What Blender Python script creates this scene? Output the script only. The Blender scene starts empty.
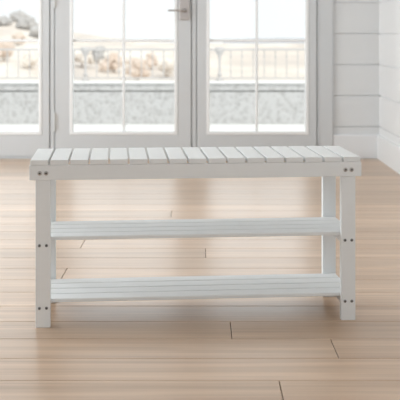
import bpy, bmesh, math, random
from mathutils import Vector, Matrix, noise

SC = bpy.context.scene
COL = SC.collection
random.seed(7)

# ---------------------------------------------------------------- camera
CAM_Z = 0.80
cam_d = bpy.data.cameras.new('camera')
cam_d.sensor_width = 36.0
cam_d.lens = 90.0                       # 1000 px focal length on a 400 px frame
cam_d.shift_y = -(200 - 33) / 400.0     # level camera, horizon high in the frame
cam_d.clip_end = 2000
cam_d.dof.use_dof = True
cam_d.dof.focus_distance = 2.80
cam_d.dof.aperture_fstop = 8.5
cam = bpy.data.objects.new('camera', cam_d)
cam.location = (0, 0, CAM_Z)
cam.rotation_euler = (math.radians(90), 0, 0)
COL.objects.link(cam)
SC.camera = cam

# ---------------------------------------------------------------- world and lights
SC.view_settings.view_transform = 'Standard'
SC.view_settings.look = 'None'
SC.view_settings.exposure = 0.0
SC.view_settings.gamma = 1.0
SC.view_settings.use_curve_mapping = False
SC.cycles.use_denoising = True
SC.cycles.max_bounces = 10
SC.cycles.transparent_max_bounces = 16
SC.cycles.caustics_reflective = False
SC.cycles.caustics_refractive = False

w = bpy.data.worlds.new('overcast_sky'); SC.world = w
w.use_nodes = True
bg = w.node_tree.nodes['Background']
bg.inputs['Color'].default_value = (0.955, 0.98, 1.0, 1)
bg.inputs['Strength'].default_value = 1.12

def area_light(name, loc, rot, sx, sy, power, color=(1, 1, 1)):
    l = bpy.data.lights.new(name, 'AREA'); l.shape = 'RECTANGLE'
    l.size = sx; l.size_y = sy; l.energy = power; l.color = color
    o = bpy.data.objects.new(name, l); COL.objects.link(o)
    o.location = loc; o.rotation_euler = rot
    return o
R = math.radians
# daylight entering by the big window of the left wall and the glazed doors
area_light('daylight_left_window', (-3.58, 4.0, 1.15), (0, R(-90), 0), 1.8, 3.4, 108, (0.87, 0.95, 1.0))
area_light('front_fill_rear', (-1.1, -2.58, 1.45), (R(90), 0, 0), 3.6, 2.0, 13, (0.72, 0.88, 1.0))  # front fill added behind the camera, no window known there
area_light('daylight_glazed_doors', (-0.45, 6.62, 0.85), (R(-90), 0, 0), 2.4, 1.3, 10, (0.9, 0.96, 1.0))
sun_d = bpy.data.lights.new('sun', 'SUN'); sun_d.energy = 1.7; sun_d.angle = R(1.5); sun_d.color = (1.0, 0.96, 0.90)
sun_o = bpy.data.objects.new('sun', sun_d); COL.objects.link(sun_o); sun_o.rotation_euler = (R(42), 0, R(35))

# ---------------------------------------------------------------- materials
def mat(name, color, rough=0.5, metal=0.0, spec=0.5):
    m = bpy.data.materials.new(name); m.use_nodes = True
    b = m.node_tree.nodes['Principled BSDF']
    b.inputs['Base Color'].default_value = (*color, 1)
    b.inputs['Roughness'].default_value = rough
    b.inputs['Metallic'].default_value = metal
    b.inputs['Specular IOR Level'].default_value = spec
    return m

def node(nt, t, **kw):
    n = nt.nodes.new(t)
    for k, v in kw.items():
        if k.startswith('_'): setattr(n, k[1:], v)
        else: n.inputs[k].default_value = v
    return n

def painted(name, color, rough, var=0.03, scale=6.0, bump=0.0, stretch=(1, 1, 1), spec=0.5):
    """paint with faint procedural mottling and brush texture"""
    m = mat(name, color, rough, spec=spec); nt = m.node_tree; b = nt.nodes['Principled BSDF']
    tc = node(nt, 'ShaderNodeTexCoord'); mp = node(nt, 'ShaderNodeMapping'); mp.inputs['Scale'].default_value = stretch
    nz = node(nt, 'ShaderNodeTexNoise', Scale=scale, Detail=5.0)
    nt.links.new(tc.outputs['Object'], mp.inputs['Vector']); nt.links.new(mp.outputs[0], nz.inputs['Vector'])
    mx = node(nt, 'ShaderNodeMix', _data_type='RGBA')
    mx.inputs['A'].default_value = (*[c * (1 - var) for c in color], 1)
    mx.inputs['B'].default_value = (*[min(1, c * (1 + var)) for c in color], 1)
    nt.links.new(nz.outputs['Fac'], mx.inputs['Factor']); nt.links.new(mx.outputs['Result'], b.inputs['Base Color'])
    if bump:
        bp = node(nt, 'ShaderNodeBump', Strength=bump, Distance=0.001)
        nt.links.new(nz.outputs['Fac'], bp.inputs['Height']); nt.links.new(bp.outputs[0], b.inputs['Normal'])
    return m

M_BENCH = painted('white_lacquer', (0.845, 0.86, 0.865), 0.60, 0.015, 30, 0.15, (0.4, 6, 6), 0.2)
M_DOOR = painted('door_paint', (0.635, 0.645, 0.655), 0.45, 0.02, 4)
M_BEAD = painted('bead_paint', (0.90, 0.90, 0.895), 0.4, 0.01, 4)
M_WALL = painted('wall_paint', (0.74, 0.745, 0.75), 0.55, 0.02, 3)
M_WALL_LIT = painted('lit_wall_paint', (0.87, 0.865, 0.86), 0.5, 0.01, 3)  # wall paint lightened: the right wall's window light is put into its colour
M_BASE = painted('baseboard_paint', (0.82, 0.82, 0.83), 0.5, 0.01, 3)
M_CEIL = painted('ceiling_paint', (0.8, 0.8, 0.78), 0.8, 0.01, 3)
M_STEEL = mat('brushed_steel', (0.46, 0.44, 0.42), 0.28, 1.0)
M_SCREW = mat('dark_screw', (0.26, 0.26, 0.26), 0.35, 1.0)
M_SLOT = mat('socket_recess', (0.06, 0.055, 0.05), 0.6)
M_HANDLE = mat('satin_nickel', (0.50, 0.46, 0.44), 0.38, 0.7)
M_HINGE = mat('hinge_paint', (0.62, 0.62, 0.61), 0.4)
M_DECK = painted('terrace_stone', (0.86, 0.86, 0.85), 0.8, 0.04, 2)
M_RAIL = painted('railing_paint', (0.58, 0.56, 0.55), 0.6, 0.03, 8)
M_TRUNK = painted('bark', (0.30, 0.22, 0.16), 0.9, 0.2, 4)

def glass_mat():
    m = bpy.data.materials.new('pane_glass'); m.use_nodes = True; nt = m.node_tree
    nt.nodes.clear()
    out = node(nt, 'ShaderNodeOutputMaterial'); mix = node(nt, 'ShaderNodeMixShader')
    tr = node(nt, 'ShaderNodeBsdfTransparent', Color=(0.97, 0.98, 0.975, 1)); gl = node(nt, 'ShaderNodeBsdfGlossy', Roughness=0.02)
    fr = node(nt, 'ShaderNodeFresnel', IOR=1.3)
    nt.links.new(fr.outputs[0], mix.inputs[0]); nt.links.new(tr.outputs[0], mix.inputs[1])
    nt.links.new(gl.outputs[0], mix.inputs[2]); nt.links.new(mix.outputs[0], out.inputs['Surface'])
    return m
M_GLASS = glass_mat()

def stone_wall_mat():
    m = mat('rough_stone', (0.4, 0.4, 0.39), 0.9); nt = m.node_tree; b = nt.nodes['Principled BSDF']
    tc = node(nt, 'ShaderNodeTexCoord')
    vo = node(nt, 'ShaderNodeTexVoronoi', Scale=20.0); nz = node(nt, 'ShaderNodeTexNoise', Scale=16.0, Detail=6.0)
    ad = node(nt, 'ShaderNodeMath', _operation='MULTIPLY_ADD'); ad.inputs[1].default_value = 0.5
    nt.links.new(tc.outputs['Object'], vo.inputs['Vector']); nt.links.new(tc.outputs['Object'], nz.inputs['Vector'])
    nt.links.new(vo.outputs['Distance'], ad.inputs[0]); nt.links.new(nz.outputs['Fac'], ad.inputs[2])
    cr = node(nt, 'ShaderNodeValToRGB')
    cr.color_ramp.elements[0].position = 0.35; cr.color_ramp.elements[0].color = (0.40, 0.395, 0.39, 1)
    cr.color_ramp.elements[1].position = 0.85; cr.color_ramp.elements[1].color = (0.58, 0.58, 0.58, 1)
    nt.links.new(ad.outputs[0], cr.inputs[0]); nt.links.new(cr.outputs[0], b.inputs['Base Color'])
    bp = node(nt, 'ShaderNodeBump', Strength=0.6, Distance=0.02)
    nt.links.new(ad.outputs[0], bp.inputs['Height']); nt.links.new(bp.outputs[0], b.inputs['Normal'])
    return m
M_STONE = stone_wall_mat()

def hill_mat(name, c1, c2, c3, scale):
    m = mat(name, c1, 1.0, spec=0.0); nt = m.node_tree; b = nt.nodes['Principled BSDF']
    tc = node(nt, 'ShaderNodeTexCoord'); mp = node(nt, 'ShaderNodeMapping'); mp.inputs['Scale'].default_value = (1, 0.35, 1)
    nz = node(nt, 'ShaderNodeTexNoise', Scale=scale, Detail=5.0, Roughness=0.6)
    nt.links.new(tc.outputs['Object'], mp.inputs['Vector']); nt.links.new(mp.outputs[0], nz.inputs['Vector'])
    cr = node(nt, 'ShaderNodeValToRGB'); e = cr.color_ramp.elements
    e[0].position = 0.36; e[0].color = (*c2, 1); e[1].position = 0.62; e[1].color = (*c3, 1)
    k = e.new(0.5); k.color = (*c1, 1)
    nt.links.new(nz.outputs['Fac'], cr.inputs[0]); nt.links.new(cr.outputs[0], b.inputs['Base Color'])
    return m
M_HILL = hill_mat('hazed_dry_grass', (0.76, 0.69, 0.62), (0.62, 0.57, 0.53), (0.84, 0.80, 0.74), 0.05)  # pale colours stand in for haze in the air
M_FAR = hill_mat('hazy_headland', (0.50, 0.51, 0.55), (0.48, 0.49, 0.53), (0.53, 0.54, 0.57), 0.05)  # distance haze put into the headland's blue grey

def leaf_mat(name, c):
    return painted(name, c, 0.9, 0.18, 1.2, spec=0.1)
M_LEAF = [leaf_mat('rust_foliage', (0.76, 0.66, 0.58)), leaf_mat('grey_brown_foliage', (0.56, 0.55, 0.54)),
          leaf_mat('cream_foliage', (0.86, 0.80, 0.74))]  # foliage kept pale as well, haze put into the leaf colours

def floor_mat():
    """oak boards: tone per board from a face attribute, grain stretched along the board"""
    m = mat('oak_boards', (0.5, 0.4, 0.3), 0.3); nt = m.node_tree; b = nt.nodes['Principled BSDF']; L = nt.links.new
    tc = node(nt, 'ShaderNodeTexCoord'); at = node(nt, 'ShaderNodeAttribute', _attribute_name='board'); ab = node(nt, 'ShaderNodeAttribute', _attribute_name='tone')
    off = node(nt, 'ShaderNodeCombineXYZ'); mu = node(nt, 'ShaderNodeMath', _operation='MULTIPLY'); mu.inputs[1].default_value = 37.0
    L(at.outputs['Fac'], mu.inputs[0]); L(mu.outputs[0], off.inputs[0]); L(mu.outputs[0], off.inputs[2])
    va = node(nt, 'ShaderNodeVectorMath', _operation='ADD'); L(tc.outputs['Object'], va.inputs[0]); L(off.outputs[0], va.inputs[1])
    def grain(scale, stretch, detail, dist):
        mp = node(nt, 'ShaderNodeMapping'); mp.inputs['Scale'].default_value = stretch
        nz = node(nt, 'ShaderNodeTexNoise', Scale=scale, Detail=detail, Distortion=dist)
        L(va.outputs[0], mp.inputs['Vector']); L(mp.outputs[0], nz.inputs['Vector']); return nz
    g1 = grain(3.0, (0.35, 7, 1), 6.0, 0.6); g2 = grain(8.0, (0.25, 14, 1), 4.0, 0.2)
    cr = node(nt, 'ShaderNodeValToRGB'); e = cr.color_ramp.elements
    e[0].position = 0.30; e[0].color = (0.49, 0.335, 0.228, 1); e[1].position = 0.70; e[1].color = (0.66, 0.487, 0.357, 1)
    L(g1.outputs['Fac'], cr.inputs[0])
    mr = node(nt, 'ShaderNodeMapRange'); mr.inputs['From Min'].default_value = 0.3; mr.inputs['From Max'].default_value = 0.7
    mr.inputs['To Min'].default_value = 0.90; mr.inputs['To Max'].default_value = 1.10
    L(g2.outputs['Fac'], mr.inputs['Value'])
    m1 = node(nt, 'ShaderNodeVectorMath', _operation='SCALE'); L(cr.outputs[0], m1.inputs[0]); L(mr.outputs[0], m1.inputs['Scale'])
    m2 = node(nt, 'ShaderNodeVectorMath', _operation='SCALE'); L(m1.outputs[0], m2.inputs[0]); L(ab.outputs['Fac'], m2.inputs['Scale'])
    L(m2.outputs[0], b.inputs['Base Color'])
    rr = node(nt, 'ShaderNodeMapRange'); rr.inputs['To Min'].default_value = 0.25; rr.inputs['To Max'].default_value = 0.36
    L(g1.outputs['Fac'], rr.inputs['Value']); L(rr.outputs[0], b.inputs['Roughness'])
    bp = node(nt, 'ShaderNodeBump', Strength=0.12, Distance=0.001); L(g2.outputs['Fac'], bp.inputs['Height']); L(bp.outputs[0], b.inputs['Normal'])
    b.inputs['Specular IOR Level'].default_value = 0.46
    return m
M_FLOOR = floor_mat()
M_JOINT = mat('board_joint', (0.13, 0.075, 0.04), 0.8)

# ---------------------------------------------------------------- helpers
def link(name, bm, m, parent=None, smooth=False, bevel=0.0, seg=2):
    me = bpy.data.meshes.new(name); bm.to_mesh(me); bm.free()
    for x in (m if isinstance(m, (list, tuple)) else [m]): me.materials.append(x)
    if smooth:
        for p in me.polygons: p.use_smooth = True
    o = bpy.data.objects.new(name, me); COL.objects.link(o)
    if parent is not None: o.parent = parent
    if bevel:
        b = o.modifiers.new('bevel', 'BEVEL'); b.width = bevel; b.segments = seg; b.limit_method = 'ANGLE'
        b.harden_normals = False
    return o

def box(bm, x0, x1, y0, y1, z0, z1):
    vs = [bm.verts.new((x, y, z)) for z in (z0, z1) for y in (y0, y1) for x in (x0, x1)]
    for f in ((0, 2, 3, 1), (4, 5, 7, 6), (0, 1, 5, 4), (2, 6, 7, 3), (0, 4, 6, 2), (1, 3, 7, 5)):
        bm.faces.new([vs[i] for i in f])
    return vs

def prism_x(bm, prof, x0, x1):
    """profile of (y, z) points swept along x"""
    a = [bm.verts.new((x0, y, z)) for y, z in prof]; b = [bm.verts.new((x1, y, z)) for y, z in prof]
    n = len(prof)
    for i in range(n): bm.faces.new((a[i], a[(i + 1) % n], b[(i + 1) % n], b[i]))
    bm.faces.new(a[::-1]); bm.faces.new(b)
    bmesh.ops.recalc_face_normals(bm, faces=bm.faces[:])

def lathe(bm, prof, n, M=Matrix()):
    """rings of (radius, height) about the local z axis, moved by M"""
    rings = [[bm.verts.new(M @ Vector((r * math.cos(2 * math.pi * k / n), r * math.sin(2 * math.pi * k / n), h))) for k in range(n)] for r, h in prof]
    for a, b in zip(rings, rings[1:]):
        for k in range(n): bm.faces.new((a[k], a[(k + 1) % n], b[(k + 1) % n], b[k]))
    bm.faces.new(rings[0][::-1]); bm.faces.new(rings[-1])

def NB(): return bmesh.new()
def empty(name, loc=(0, 0, 0), rz=0.0):
    o = bpy.data.objects.new(name, None); COL.objects.link(o)
    o.location = loc; o.rotation_euler = (0, 0, rz); o.empty_display_size = 0.1
    return o
def tag(o, label=None, cat=None, group=None, kind=None):
    if label: o['label'] = label
    if cat: o['category'] = cat
    if group: o['group'] = group
    if kind: o['kind'] = kind
    return o

WY = 6.375                                # plane of the glazed wall
def WX(px): return (px - 200) * WY / 1000.0
def WZ(py): return CAM_Z - (py - 33) * WY / 1000.0
CORNER = WX(379.7)
X_LEFT, Y_REAR, Z_TOP = -3.4, -2.4, 2.60

# ---------------------------------------------------------------- floor
bm = NB(); fl_board = []; fl_tone = []
PITCH = 0.157; Y0 = 2.302
joints = {2: [0.084, -1.75, 1.4], 1: [0.342, -1.6], -1: [0.182, -1.5], 9: [-0.445, 0.95], 6: [-0.452, 0.99], 8: [0.02, -1.5],
          13: [-0.127], 3: [-0.585, 0.98], 0: [-1.15, 0.72], 4: [-1.3, 0.62], 5: [-0.98, 0.86], 7: [-1.35, 0.5]}
tones = {2: 0.90, 1: 0.98, 0: 0.99, -1: 0.95, -2: 0.93, 3: 1.06, 4: 1.10, 5: 1.0, 6: 1.03, 7: 0.97}  # row in front of the bench darkened: floor shadow put into its tone
k = int(math.floor((Y_REAR - Y0) / PITCH))
while Y0 + k * PITCH < WY - 0.005:
    ya = max(Y_REAR, Y0 + k * PITCH); yb = min(WY - 0.005, Y0 + (k + 1) * PITCH)
    js = list(joints.get(k, []))
    if not js: js = [-0.23 * ya - random.uniform(0.1, 0.5)]        # these boards run unbroken past the doors
    js = sorted(js)
    while js[0] > X_LEFT + 1.2: js.insert(0, js[0] - random.uniform(1.3, 1.9))
    xs = [X_LEFT] + [j for j in js if X_LEFT + 0.1 < j < CORNER - 0.1] + [CORNER]
    for xa, xb in zip(xs, xs[1:]):
        g = 0.0011; c = 0.0014
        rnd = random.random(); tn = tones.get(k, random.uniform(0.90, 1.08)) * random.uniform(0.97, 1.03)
        lo = [bm.verts.new(p) for p in ((xa + g, ya + g, -0.004), (xb - g, ya + g, -0.004), (xb - g, yb - g, -0.004), (xa + g, yb - g, -0.004))]
        mi = [bm.verts.new((v.co.x, v.co.y, -0.0012)) for v in lo]
        cx = (c, -c, -c, c); cy = (c, c, -c, -c)
        to = [bm.verts.new((v.co.x + cx[i], v.co.y + cy[i], 0.0)) for i, v in enumerate(lo)]
        fs = [bm.faces.new(to)]
        for i in range(4):
            j = (i + 1) % 4
            fs += [bm.faces.new((lo[i], lo[j], mi[j], mi[i])), bm.faces.new((mi[i], mi[j], to[j], to[i]))]
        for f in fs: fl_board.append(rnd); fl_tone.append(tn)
    k += 1
nb = len(bm.faces)
box(bm, X_LEFT, CORNER, Y_REAR, WY + 0.12, -0.12, -0.004)
for f in bm.faces[:] if False else list(bm.faces)[nb:]: f.material_index = 1; fl_board.append(0); fl_tone.append(1)
floor = link('floor', bm, [M_FLOOR, M_JOINT])
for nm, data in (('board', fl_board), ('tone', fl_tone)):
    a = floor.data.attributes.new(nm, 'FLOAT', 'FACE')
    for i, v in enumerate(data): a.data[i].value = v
tag(floor, 'pale oak floorboards running across the room', kind='structure')

# ---------------------------------------------------------------- shiplap walls
def shiplap_profile(depth, z_lines, z0, z1, gap=0.0060, groove=0.007):
    """(offset, z) outline of boards with grooves at z_lines; offset 0 = face, depth = back"""
    p = [(depth, z0), (0, z0)]
    for z in z_lines:
        if z0 + gap < z < z1 - gap:
            p += [(0, z - gap / 2 - 0.001), (groove, z - gap / 2), (groove, z + gap / 2), (0, z + gap / 2 + 0.001)]
    p += [(0, z1), (depth, z1)]
    return p
LINES = [0.202 + 0.1978 * i for i in range(-1, 14)]

# back wall right of the doors
PX_CAS_R = 332.8
bm = NB()
prism_x(bm, [(WY + 0.018 + o, z) for o, z in shiplap_profile(0.13, LINES, 0.0, Z_TOP)], WX(PX_CAS_R) - 0.01, CORNER)
# above the doors and left of them
X_DL = WX(-112)                             # left side of the door group
prism_x(bm, [(WY + 0.018 + o, z) for o, z in shiplap_profile(0.13, LINES, 0.0, Z_TOP)], X_LEFT, X_DL + 0.01)
Z_HEAD = 2.14
prism_x(bm, [(WY + 0.018 + o, z) for o, z in shiplap_profile(0.13, LINES, Z_HEAD, Z_TOP)], X_DL + 0.01, WX(PX_CAS_R) - 0.01)
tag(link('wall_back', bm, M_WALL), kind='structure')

# right wall: boards facing -x
bm = NB()
prof = shiplap_profile(0.13, LINES, 0.0, Z_TOP)
a = [bm.verts.new((CORNER + o, Y_REAR, z)) for o, z in prof]; b = [bm.verts.new((CORNER + o, WY + 0.14, z)) for o, z in prof]
for i in range(len(prof)):
    j = (i + 1) % len(prof); bm.faces.new((a[i], a[j], b[j], b[i]))
bm.faces.new(a[::-1]); bm.faces.new(b); bmesh.ops.recalc_face_normals(bm, faces=bm.faces[:])
tag(link('wall_right', bm, M_WALL_LIT), kind='structure')

# baseboards
def base_prof(h=0.150, t=0.016): return [(0, 0), (t, 0), (t, h - 0.006), (t - 0.005, h), (0, h)]
bm = NB(); prism_x(bm, [(WY + 0.018 - o, z + 0.0) for o, z in base_prof()], WX(PX_CAS_R) + 0.001, CORNER - 0.0005)
tag(link('baseboard_back', bm, M_BASE), kind='structure')
bm = NB(); p = base_prof()
a = [bm.verts.new((CORNER - o, Y_REAR + 0.01, z)) for o, z in p]; b = [bm.verts.new((CORNER - o, WY + 0.0015, z)) for o, z in p]
for i in range(len(p)):
    j = (i + 1) % len(p); bm.faces.new((a[i], a[j], b[j], b[i]))
bm.faces.new(a[::-1]); bm.faces.new(b); bmesh.ops.recalc_face_normals(bm, faces=bm.faces[:])
tag(link('baseboard_right', bm, M_WALL_LIT), kind='structure')

# left wall with a large window, rear wall with a large opening added for the front fill, ceiling (outside the frame)
bm = NB()
box(bm, X_LEFT - 0.12, X_LEFT, Y_REAR, 2.2, 0, Z_TOP); box(bm, X_LEFT - 0.12, X_LEFT, 5.8, WY + 0.14, 0, Z_TOP)
box(bm, X_LEFT - 0.12, X_LEFT, 2.2, 5.8, 0, 0.22); box(bm, X_LEFT - 0.12, X_LEFT, 2.2, 5.8, 2.5, Z_TOP)
tag(link('wall_left', bm, M_WALL), kind='structure')
bm = NB()
box(bm, X_LEFT - 0.12, -3.0, Y_REAR - 0.12, Y_REAR, 0, Z_TOP); box(bm, 0.8, CORNER + 0.13, Y_REAR - 0.12, Y_REAR, 0, Z_TOP)
box(bm, -3.0, 0.8, Y_REAR - 0.12, Y_REAR, 0, 0.4); box(bm, -3.0, 0.8, Y_REAR - 0.12, Y_REAR, 2.5, Z_TOP)
tag(link('wall_rear', bm, M_WALL), kind='structure')
bm = NB(); box(bm, X_LEFT - 0.12, CORNER + 0.13, Y_REAR - 0.12, WY + 0.15, Z_TOP, Z_TOP + 0.1)
tag(link('ceiling', bm, M_CEIL), kind='structure')

# ---------------------------------------------------------------- door group
# frame posts, side casings, head and threshold
bm = NB()
for px0, px1 in ((50.2, 54.1), (192.0, 196.1)):
    box(bm, WX(px0), WX(px1), WY + 0.004, WY + 0.10, 0.012, Z_HEAD - 0.02)
box(bm, WX(317.6), WX(319.2), WY - 0.006, WY + 0.10, 0.012, Z_HEAD - 0.02)      # thin bright stop bead
box(bm, X_DL + 0.06, X_DL + 0.07, WY - 0.006, WY + 0.10, 0.012, Z_HEAD - 0.02)
box(bm, X_DL + 0.06, WX(319.2), WY + 0.004, WY + 0.10, Z_HEAD - 0.02, Z_HEAD)
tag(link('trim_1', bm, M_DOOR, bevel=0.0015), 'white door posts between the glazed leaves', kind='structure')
bm = NB()
box(bm, WX(319.2), WX(PX_CAS_R), WY - 0.004, WY + 0.10, 0.0, Z_HEAD)
box(bm, X_DL - 0.02, X_DL + 0.06, WY - 0.004, WY + 0.10, 0.0, Z_HEAD)
box(bm, X_DL - 0.02, WX(PX_CAS_R), WY - 0.006, WY + 0.10, Z_HEAD, Z_HEAD + 0.10)
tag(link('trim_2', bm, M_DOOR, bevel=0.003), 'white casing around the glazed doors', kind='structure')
bm = NB(); box(bm, X_DL + 0.06, WX(319.2), WY + 0.003, WY + 0.30, -0.02, 0.012)
tag(link('trim_3', bm, M_DOOR, bevel=0.002), 'door threshold', kind='structure')
# dark weather strip behind the narrow joints
bm = NB()
for px0, px1 in ((49.2, 55.0), (191.0, 197.0), (316.6, 318.0)):
    box(bm, WX(px0), WX(px1), WY + 0.030, WY + 0.034, 0.02, Z_HEAD - 0.03)
tag(link('trim_4', bm, mat('weather_strip', (0.62, 0.62, 0.62), 0.7)), 'grey weather strip in the door joints', kind='structure')

Z_PB = WZ(131.6); Z_PT = 1.98; Z_BAR = WZ(40.5)
def frame_mesh(x0, x1, z0, z1, hx0, hx1, hz0, hz1, y0, y1):
    bm = NB(); ring = []
    for y in (y0, y1):
        o = [bm.verts.new(p) for p in ((x0, y, z0), (x1, y, z0), (x1, y, z1), (x0, y, z1))]
        i = [bm.verts.new(p) for p in ((hx0, y, hz0), (hx1, y, hz0), (hx1, y, hz1), (hx0, y, hz1))]
        ring.append((o, i))
    (o0, i0), (o1, i1) = ring
    for a in range(4):
        b = (a + 1) % 4
        bm.faces.new((o0[a], o0[b], i0[b], i0[a])); bm.faces.new((o1[a], i1[a], i1[b], o1[b]))
        bm.faces.new((o0[a], o1[a], o1[b], o0[b])); bm.faces.new((i0[a], i0[b], i1[b], i1[a]))
    bmesh.ops.recalc_face_normals(bm, faces=bm.faces[:])
    return bm
def leaf(n, label, l0, l1, p0, p1, bar, hinge_px=None, handle=False):
    r = empty('door_%d' % n, (0, 0, 0)); tag(r, label, kind='structure')
    x0, x1, q0, q1 = WX(l0), WX(l1), WX(p0), WX(p1)
    bw = 0.020
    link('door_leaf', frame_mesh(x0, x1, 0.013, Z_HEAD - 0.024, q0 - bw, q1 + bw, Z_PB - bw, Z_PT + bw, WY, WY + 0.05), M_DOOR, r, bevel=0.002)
    # sloping glazing bead around the glass
    bm = frame_mesh(q0 - bw, q1 + bw, Z_PB - bw, Z_PT + bw, q0, q1, Z_PB, Z_PT, WY - 0.004, WY + 0.042)
    link('glazing_bead', bm, M_BEAD, r, bevel=0.003)
    bm = NB(); box(bm, q0 - 0.004, q1 + 0.004, WY + 0.022, WY + 0.027, Z_PB - 0.004, Z_PT + 0.004)
    tag(link('pane', bm, M_GLASS, r), 'clear glass pane')
    t = 0.0085
    bm = NB(); xb = WX(bar); box(bm, xb - t, xb + t, WY + 0.012, WY + 0.038, Z_PB, Z_PT); link('upright_glazing_bar', bm, M_BEAD, r, bevel=0.003)
    bm = NB()
    for z in (Z_BAR, Z_BAR + 0.60):
        box(bm, q0, xb - t, WY + 0.012, WY + 0.038, z - t, z + t); box(bm, xb + t, q1, WY + 0.012, WY + 0.038, z - t, z + t)
    link('cross_glazing_bar', bm, M_BEAD, r, bevel=0.003)
    if hinge_px is not None:
        for zc in (0.235, 1.02, 1.85):
            bm = NB(); M = Matrix.Translation((WX(hinge_px), WY - 0.004, zc - 0.055))
            lathe(bm, [(0.003, -0.006), (0.0065, -0.003), (0.0065, 0.034), (0.0055, 0.035), (0.0055, 0.037), (0.0065, 0.038), (0.0065, 0.072), (0.0055, 0.073), (0.0055, 0.075), (0.0065, 0.076), (0.0065, 0.112), (0.003, 0.116)], 16, M)
            box(bm, WX(hinge_px) + 0.002, WX(hinge_px) + 0.020, WY - 0.003, WY + 0.0, zc - 0.05, zc + 0.05)
            link('hinge', bm, M_HINGE, r)
    if handle:
        bm = NB(); zl = WZ(10.6)
        box(bm, WX(179.2), WX(189.6), WY - 0.009, WY + 0.0, WZ(20.2), WZ(20.2) + 0.24)
        h = tag(link('handle_plate', bm, M_HANDLE, r, bevel=0.004), 'tall satin metal handle plate')
        bm = NB()
        lathe(bm, [(0.013, 0), (0.013, 0.006), (0.009, 0.009), (0.009, 0.046)], 20, Matrix.Translation((WX(184.6), WY - 0.009, zl)) @ Matrix.Rotation(R(90), 4, 'X'))
        # lever, tapering to its free end
        a = []
        for x, ry, rz, yy in ((WX(186.0), 0.007, 0.0075, -0.053), (WX(182), 0.0075, 0.0075, -0.055), (WX(176), 0.006, 0.0062, -0.057), (WX(169), 0.005, 0.0056, -0.056), (WX(168), 0.003, 0.004, -0.055)):
            a.append([bm.verts.new((x, WY + yy + ry * math.cos(2 * math.pi * i / 14), zl + rz * math.sin(2 * math.pi * i / 14))) for i in range(14)])
        for s, e in zip(a, a[1:]):
            for i in range(14): bm.faces.new((s[i], s[(i + 1) % 14], e[(i + 1) % 14], e[i]))
        bm.faces.new(a[0]); bm.faces.new(a[-1][::-1]); bmesh.ops.recalc_face_normals(bm, faces=bm.faces[:])
        link('lever', bm, M_HANDLE, h, smooth=True)
    return r
leaf(1, 'white glazed door leaf cut off by the left edge', -101.5, 49.2, -78.0, 38.6, -19.7)
leaf(2, 'middle white glazed door leaf with the lever handle', 55.0, 191.0, 72.8, 174.4, 123.4, hinge_px=54.7, handle=True)
leaf(3, 'right white glazed door leaf beside the shiplap wall', 197.1, 316.6, 209.6, 305.4, 256.8)

# ---------------------------------------------------------------- terrace outside
GZ = -0.30; PY = 12.10
def TX(px, d=PY): return (px - 200) * d / 1000.0
def TZ(py, d=PY): return CAM_Z - (py - 33) * d / 1000.0
bm = NB(); box(bm, -9, 9, WY + 0.14, PY + 0.6, GZ - 0.2, GZ)
tag(link('terrace_floor', bm, M_DECK), 'white terrace paving outside the doors', kind='structure')
zt = TZ(82.5)
bm = NB(); box(bm, -8.5, 8.5, PY, PY + 0.30, GZ, TZ(92)); box(bm, -8.5, 8.5, PY + 0.03, PY + 0.30, TZ(92), TZ(90.5))
box(bm, -8.5, 8.5, PY, PY + 0.30, TZ(90.5), zt - 0.012)
tag(link('terrace_wall', bm, M_STONE, bevel=0.006), 'low grey rough stone wall along the terrace edge', kind='structure')
bm = NB(); box(bm, -8.5, 8.5, PY - 0.03, PY + 0.33, zt - 0.012, zt + 0.012)
tag(link('terrace_coping', bm, M_DECK, bevel=0.005), 'white coping on the low terrace wall', kind='structure')

# railing standing on the coping
rail = empty('balustrade_railing', (0, PY + 0.15, zt + 0.012))
tag(rail, 'ornate pale metal railing on the low stone wall outside the doors', 'railing')
H = TZ(49.3, PY + 0.15) - (zt + 0.012)
XA, XB = -4.6, 3.4
bm = NB(); box(bm, XA, XB, -0.022, 0.022, H - 0.014, H + 0.010); link('top_rail', bm, M_RAIL, rail, bevel=0.004)
bm = NB(); box(bm, XA, XB, -0.016, 0.016, 0.028, 0.044); link('bottom_rail', bm, M_RAIL, rail, bevel=0.003)
pitch = (219.6 - 85.5) * (PY + 0.15) / 1000 / 12
xp0 = (85.5 - 200) * (PY + 0.15) / 1000
proto_b = proto_p = None
i = -24
while xp0 + i * pitch < XB:
    x = xp0 + i * pitch
    if x > XA:
        if i % 12 == 0:
            if proto_p is None:
                bm = NB()
                lathe(bm, [(0.045, 0.0), (0.045, 0.015), (0.030, 0.03), (0.018, 0.055), (0.034, 0.075), (0.016, 0.10), (0.013, H * 0.5), (0.014, H - 0.13), (0.022, H - 0.11), (0.018, H - 0.095), (0.030, H - 0.065), (0.052, H - 0.03), (0.060, H - 0.014), (0.060, H + 0.016), (0.04, H + 0.028)], 16)
                proto_p = link('newel_post', bm, M_RAIL, rail); c = proto_p
            else: c = proto_p.copy(); COL.objects.link(c)
        else:
            if proto_b is None:
                bm = NB()
                lathe(bm, [(0.006, 0.044), (0.006, 0.10), (0.011, 0.115), (0.006, 0.13), (0.006, H - 0.11), (0.012, H - 0.09), (0.007, H - 0.06), (0.006, H - 0.014)], 10)
                proto_b = link('baluster', bm, M_RAIL, rail); c = proto_b
            else: c = proto_b.copy(); COL.objects.link(c)
        c.parent = rail; c.location = (x, 0, 0)
    i += 1

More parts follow.
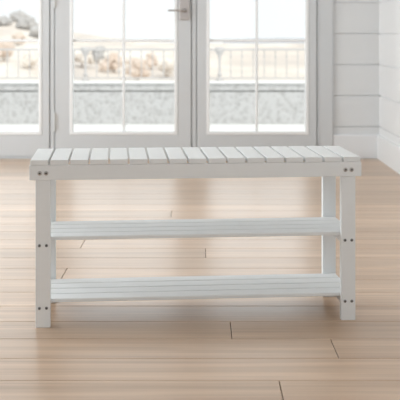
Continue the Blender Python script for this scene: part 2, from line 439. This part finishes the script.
# ---------------------------------------------------------------- land beyond
RD = 300.0
ridge_px = [(-400, 12), (-60, 17), (0, 19.0), (12, 18.5), (30, 21.5), (45, 26), (72, 31.0), (90, 33.5), (110, 37.0), (135, 40), (175, 42), (260, 43.0), (400, 44), (800, 46)]
def ridge(px):
    for (a, ya), (b, yb) in zip(ridge_px, ridge_px[1:]):
        if a <= px <= b: return ya + (yb - ya) * (px - a) / (b - a)
    return ridge_px[0][1] if px < 0 else ridge_px[-1][1]
def ground_z(x, y):
    px = 200 + x * 1000 / RD * (RD / max(y, 60)) * 1.0
    zr = CAM_Z - (ridge(max(-400, min(800, px))) - 33) * RD / 1000
    if y < 90: b = -1.2 - (y - 14) / 76 * 7.5
    elif y < RD: t = (y - 90) / (RD - 90); b = -8.7 + (zr + 8.7) * t ** 1.15
    else: b = zr - (y - RD) * 0.06
    return b + noise.noise(Vector((x * 0.05, y * 0.03, 0))) * min(1, y / 150) * 0.6
bm = NB(); NX, NY = 110, 60; g = []
for j in range(NY):
    y = 14 * (420 / 14) ** (j / (NY - 1)); row = []
    for i in range(NX):
        x = (i / (NX - 1) - 0.5) * y * 1.5
        row.append(bm.verts.new((x, y, ground_z(x, y))))
    g.append(row)
for j in range(NY - 1):
    for i in range(NX - 1): bm.faces.new((g[j][i], g[j][i + 1], g[j + 1][i + 1], g[j + 1][i]))
tag(link('hillside', bm, M_HILL, smooth=True), 'dry hillside beyond the terrace, paled with painted haze', kind='structure')
bm = NB(); prof = []
for i in range(41):
    x = 10 + i * 3.2; t = i / 40
    prof.append((x, 0.8 - (38.5 - 33) * 0.42 + 1.2 * (math.sin(math.pi * t) ** 0.6 - 0.6) * 0.4 + 0.25 * noise.noise(Vector((x * 0.1, 0, 0)))))
for dy, s in ((0, 0), (30, 1), (60, 0)):
    pass
rows = [[bm.verts.new((x, 420 + dy, -18 + (z + 18) * s)) for x, z in prof] for dy, s in ((-60, 0.0), (-20, 0.85), (0, 1.0), (30, 0.8), (60, 0.0))]
for a, b in zip(rows, rows[1:]):
    for i in range(40): bm.faces.new((a[i], a[i + 1], b[i + 1], b[i]))
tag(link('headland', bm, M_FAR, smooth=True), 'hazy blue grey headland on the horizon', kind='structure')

# trees on the hillside
def tree(px, d, h, wd, kind, label, seed):
    rnd = random.Random(seed)
    x = (px - 200) * d / 1000; z = ground_z(x, d)
    nm = ('rust_tree', 'grey_tree', 'cream_bush')[kind]
    r = empty(nm, (x, d, z)); tag(r, label, 'tree' if kind < 2 else 'bush', 'trees on the far hillside')
    wd *= 1.25
    bm = NB(); lathe(bm, [(0.10 * h * 0.5, -0.4), (0.05 * h * 0.6, 0.25 * h), (0.02 * h, 0.6 * h)], 8); link('trunk', bm, M_TRUNK, r)
    bm = NB()
    for i in range(26):
        t = rnd.random(); a = rnd.uniform(0, 6.283); q = rnd.uniform(0, 0.46) * wd * (1 - 0.5 * t)
        c = Vector((q * math.cos(a), q * math.sin(a), h * (0.30 + 0.55 * t)))
        s = rnd.uniform(0.07, 0.19) * wd
        res = bmesh.ops.create_icosphere(bm, subdivisions=3, radius=1.0)
        for v in res['verts']:
            n = noise.noise(v.co * 2.6 + c) * 0.45 + noise.noise(v.co * 7 + c) * 0.35
            v.co = Vector((v.co.x * s, v.co.y * s, v.co.z * s * 0.85)) * (1 + n) + c
    link('crown', bm, M_LEAF[kind], r)
    return r
TREES = [(17, 286, 2.9, 5.5, 1, 'grey brown tree near the hill crest, leftmost of the dark ones behind the left door'),
         (27, 262, 3.2, 5.0, 1, 'tallest grey brown tree on the hill crest behind the left door'),
         (36, 242, 2.7, 4.6, 1, 'grey brown tree on the crest beside the left door stile'),
         (3, 270, 2.0, 5.0, 1, 'small grey brown tree on the crest at the left edge of the photo'),
         (4, 170, 3.6, 4.2, 0, 'pale rust coloured tree behind the railing at the left edge'),
         (30, 160, 2.6, 3.0, 2, 'cream bush behind the railing, right part of the left door'),
         (18, 205, 3.0, 3.2, 0, 'pale rust coloured tree below the crest in the left door'),
         (82, 176, 3.2, 4.0, 2, 'cream bush behind the ornate railing post in the middle door'),
         (98, 190, 3.2, 3.6, 1, 'grey brown tree behind the railing in the middle door, left of its upright bar'),
         (114, 172, 3.6, 3.8, 0, 'pale rust coloured tree just left of the upright bar in the middle door'),
         (138, 158, 3.8, 3.8, 0, 'pale rust coloured tree just right of the upright bar in the middle door'),
         (152, 182, 3.0, 3.0, 0, 'pale rust coloured tree farther right of the upright bar in the middle door'),
         (167, 168, 3.0, 3.4, 2, 'cream bush behind the railing at the right side of the middle door')]
for n, a in enumerate(TREES): tree(*a, seed=n + 3)

# ---------------------------------------------------------------- the bench
dL = 0.8 * 1000 / 295.0; dR = 0.8 * 1000 / 287.0
PL = Vector((-164.5 * dL / 1000, dL)); PR = Vector((155.5 * dR / 1000, dR))
yaw = math.atan2(PR.y - PL.y, PR.x - PL.x)
span = (PR - PL).length                      # outer leg to outer leg
mid = (PL + PR) / 2
ex = Vector((math.cos(yaw), math.sin(yaw))); ey = Vector((-math.sin(yaw), math.cos(yaw)))
FOOT = 0.002                                # leg face lies this far behind the apron face
org = mid - ey * FOOT
bench = empty('shoe_bench', (org.x, org.y, 0), yaw)
tag(bench, 'white slatted wooden shoe bench with two shelves standing on the oak floor', 'bench')
HALF = span / 2; OVER = 0.0170; TW = HALF + OVER; D = 0.272
LW, LT = 0.0400, 0.0205
Z_S0, Z_S1 = 0.4415, 0.4555                  # top slats
AP_Z0 = 0.4005
# four legs: front pair notched for the front apron, back pair for the back apron
def leg_bm(sx, front):
    bm = NB()
    xi, xo = sx * (HALF - LW), sx * HALF
    x0, x1 = min(xi, xo), max(xi, xo)
    if front: prof = [(FOOT, 0.0), (FOOT + LT, 0.0), (FOOT + LT + 0.010, AP_Z0 - 0.02), (FOOT + LT + 0.010, Z_S0), (0.0165, Z_S0), (0.0165, AP_Z0), (FOOT, AP_Z0)]
    else: prof = [(D - FOOT - LT, 0.0), (D - FOOT, 0.0), (D - FOOT, AP_Z0), (D - 0.0165, AP_Z0), (D - 0.0165, Z_S0), (D - FOOT - LT - 0.010, Z_S0), (D - FOOT - LT - 0.010, AP_Z0 - 0.02)]
    # legs are straight; the small step at the top stays hidden behind the aprons
    prof = [(y if not (abs(y - (FOOT + LT + 0.010)) < 1e-6 or abs(y - (D - FOOT - LT - 0.010)) < 1e-6) else (FOOT + LT if front else D - FOOT - LT), z) for y, z in prof]
    prism_x(bm, prof, x0, x1)
    return bm
for front in (True, False):
    for sx in (-1, 1): link('leg', leg_bm(sx, front), M_BENCH, bench, bevel=0.0012)
# aprons
for y0 in (0.0,):
    bm = NB(); box(bm, -TW + 0.0005, TW - 0.0005, y0, y0 + 0.016, AP_Z0 + 0.0002, Z_S0 - 0.0004); link('apron', bm, M_BENCH, bench, bevel=0.0014)
for sx in (-1, 1):                            # end rails joining the leg tops
    bm = NB(); x0, x1 = sorted((sx * (HALF - 0.010), sx * (HALF - 0.030)))
    box(bm, x0, x1, FOOT + LT, D - FOOT - LT, AP_Z0 + 0.004, Z_S0 - 0.0004); link('end_rail', bm, M_BENCH, bench, bevel=0.001)
# seventeen seat slats running front to back
N = 17; pit = 2 * TW / N; gap = 0.0060
bm = NB(); box(bm, -(pit - gap) / 2, (pit - gap) / 2, 0.0, D, Z_S0, Z_S1)
slat = link('seat_slat', bm, M_BENCH, bench, bevel=0.0014)
for i in range(N):
    c = slat if i == 0 else slat.copy()
    if i: COL.objects.link(c); c.parent = bench
    c.location.x = -TW + pit * (i + 0.5)
# two shelves: rails between front and back legs, four lengthwise slats each
SH0, SH1 = FOOT + LT + 0.0008, D - FOOT - LT - 0.0008
for zb, rz in ((0.2326, 0.2105), (0.0621, 0.0400)):
    for sx in (-1, 1):
        bm = NB(); x0, x1 = sorted((sx * (HALF - 0.005), sx * (HALF - 0.034)))
        box(bm, x0, x1, SH0 - 0.0008, SH1 + 0.0008, rz, zb); link('shelf_rail', bm, M_BENCH, bench, bevel=0.001)
    shelf_pitch = (SH1 - SH0 + 0.0052) / 4
    for kk in range(4):
        y0 = SH0 + kk * shelf_pitch
        bm = NB(); box(bm, -HALF + 0.001, HALF - 0.001, y0, y0 + shelf_pitch - 0.0052, zb, zb + 0.0105)
        # rounded outer corners on the first and last slat
        link('shelf_slat', bm, M_BENCH, bench, bevel=0.0022 if kk < 3 else 0.004, seg=3)
# fixings: domed bolts on the apron, small dark screws on the legs
def screw(x, y, z, r, m, nm, dirn):
    bm = NB(); M = Matrix.Translation((x, y, z)) @ Matrix.Rotation(R(90 * dirn), 4, 'X')
    lathe(bm, [(r, -0.002), (r, 0.0006), (r * 0.86, 0.0016), (r * 0.55, 0.0022), (r * 0.42, 0.0022), (r * 0.40, 0.0010), (0.0004, 0.0009)], 20, M)
    bm.faces.ensure_lookup_table()
    for f in bm.faces:
        f.smooth = True
        if max((v.co - Vector((x, y, z))).xz.length for v in f.verts) < r * 0.43: f.material_index = 1
    link(nm, bm, [m, M_SLOT], bench)
for sx in (-1, 1):
    cx = sx * (HALF - LW / 2)
    for dx in (-0.0095, 0.0095):
        for dirn, ya, yl in ((1, 0.0, FOOT), (-1, D, D - FOOT)):
            screw(cx + dx * 0.9, ya, 0.4195, 0.0060, M_STEEL, 'bolt', dirn)
            for zz in (0.2230, 0.0530): screw(cx + dx, yl, zz, 0.0042, M_SCREW, 'screw', dirn)
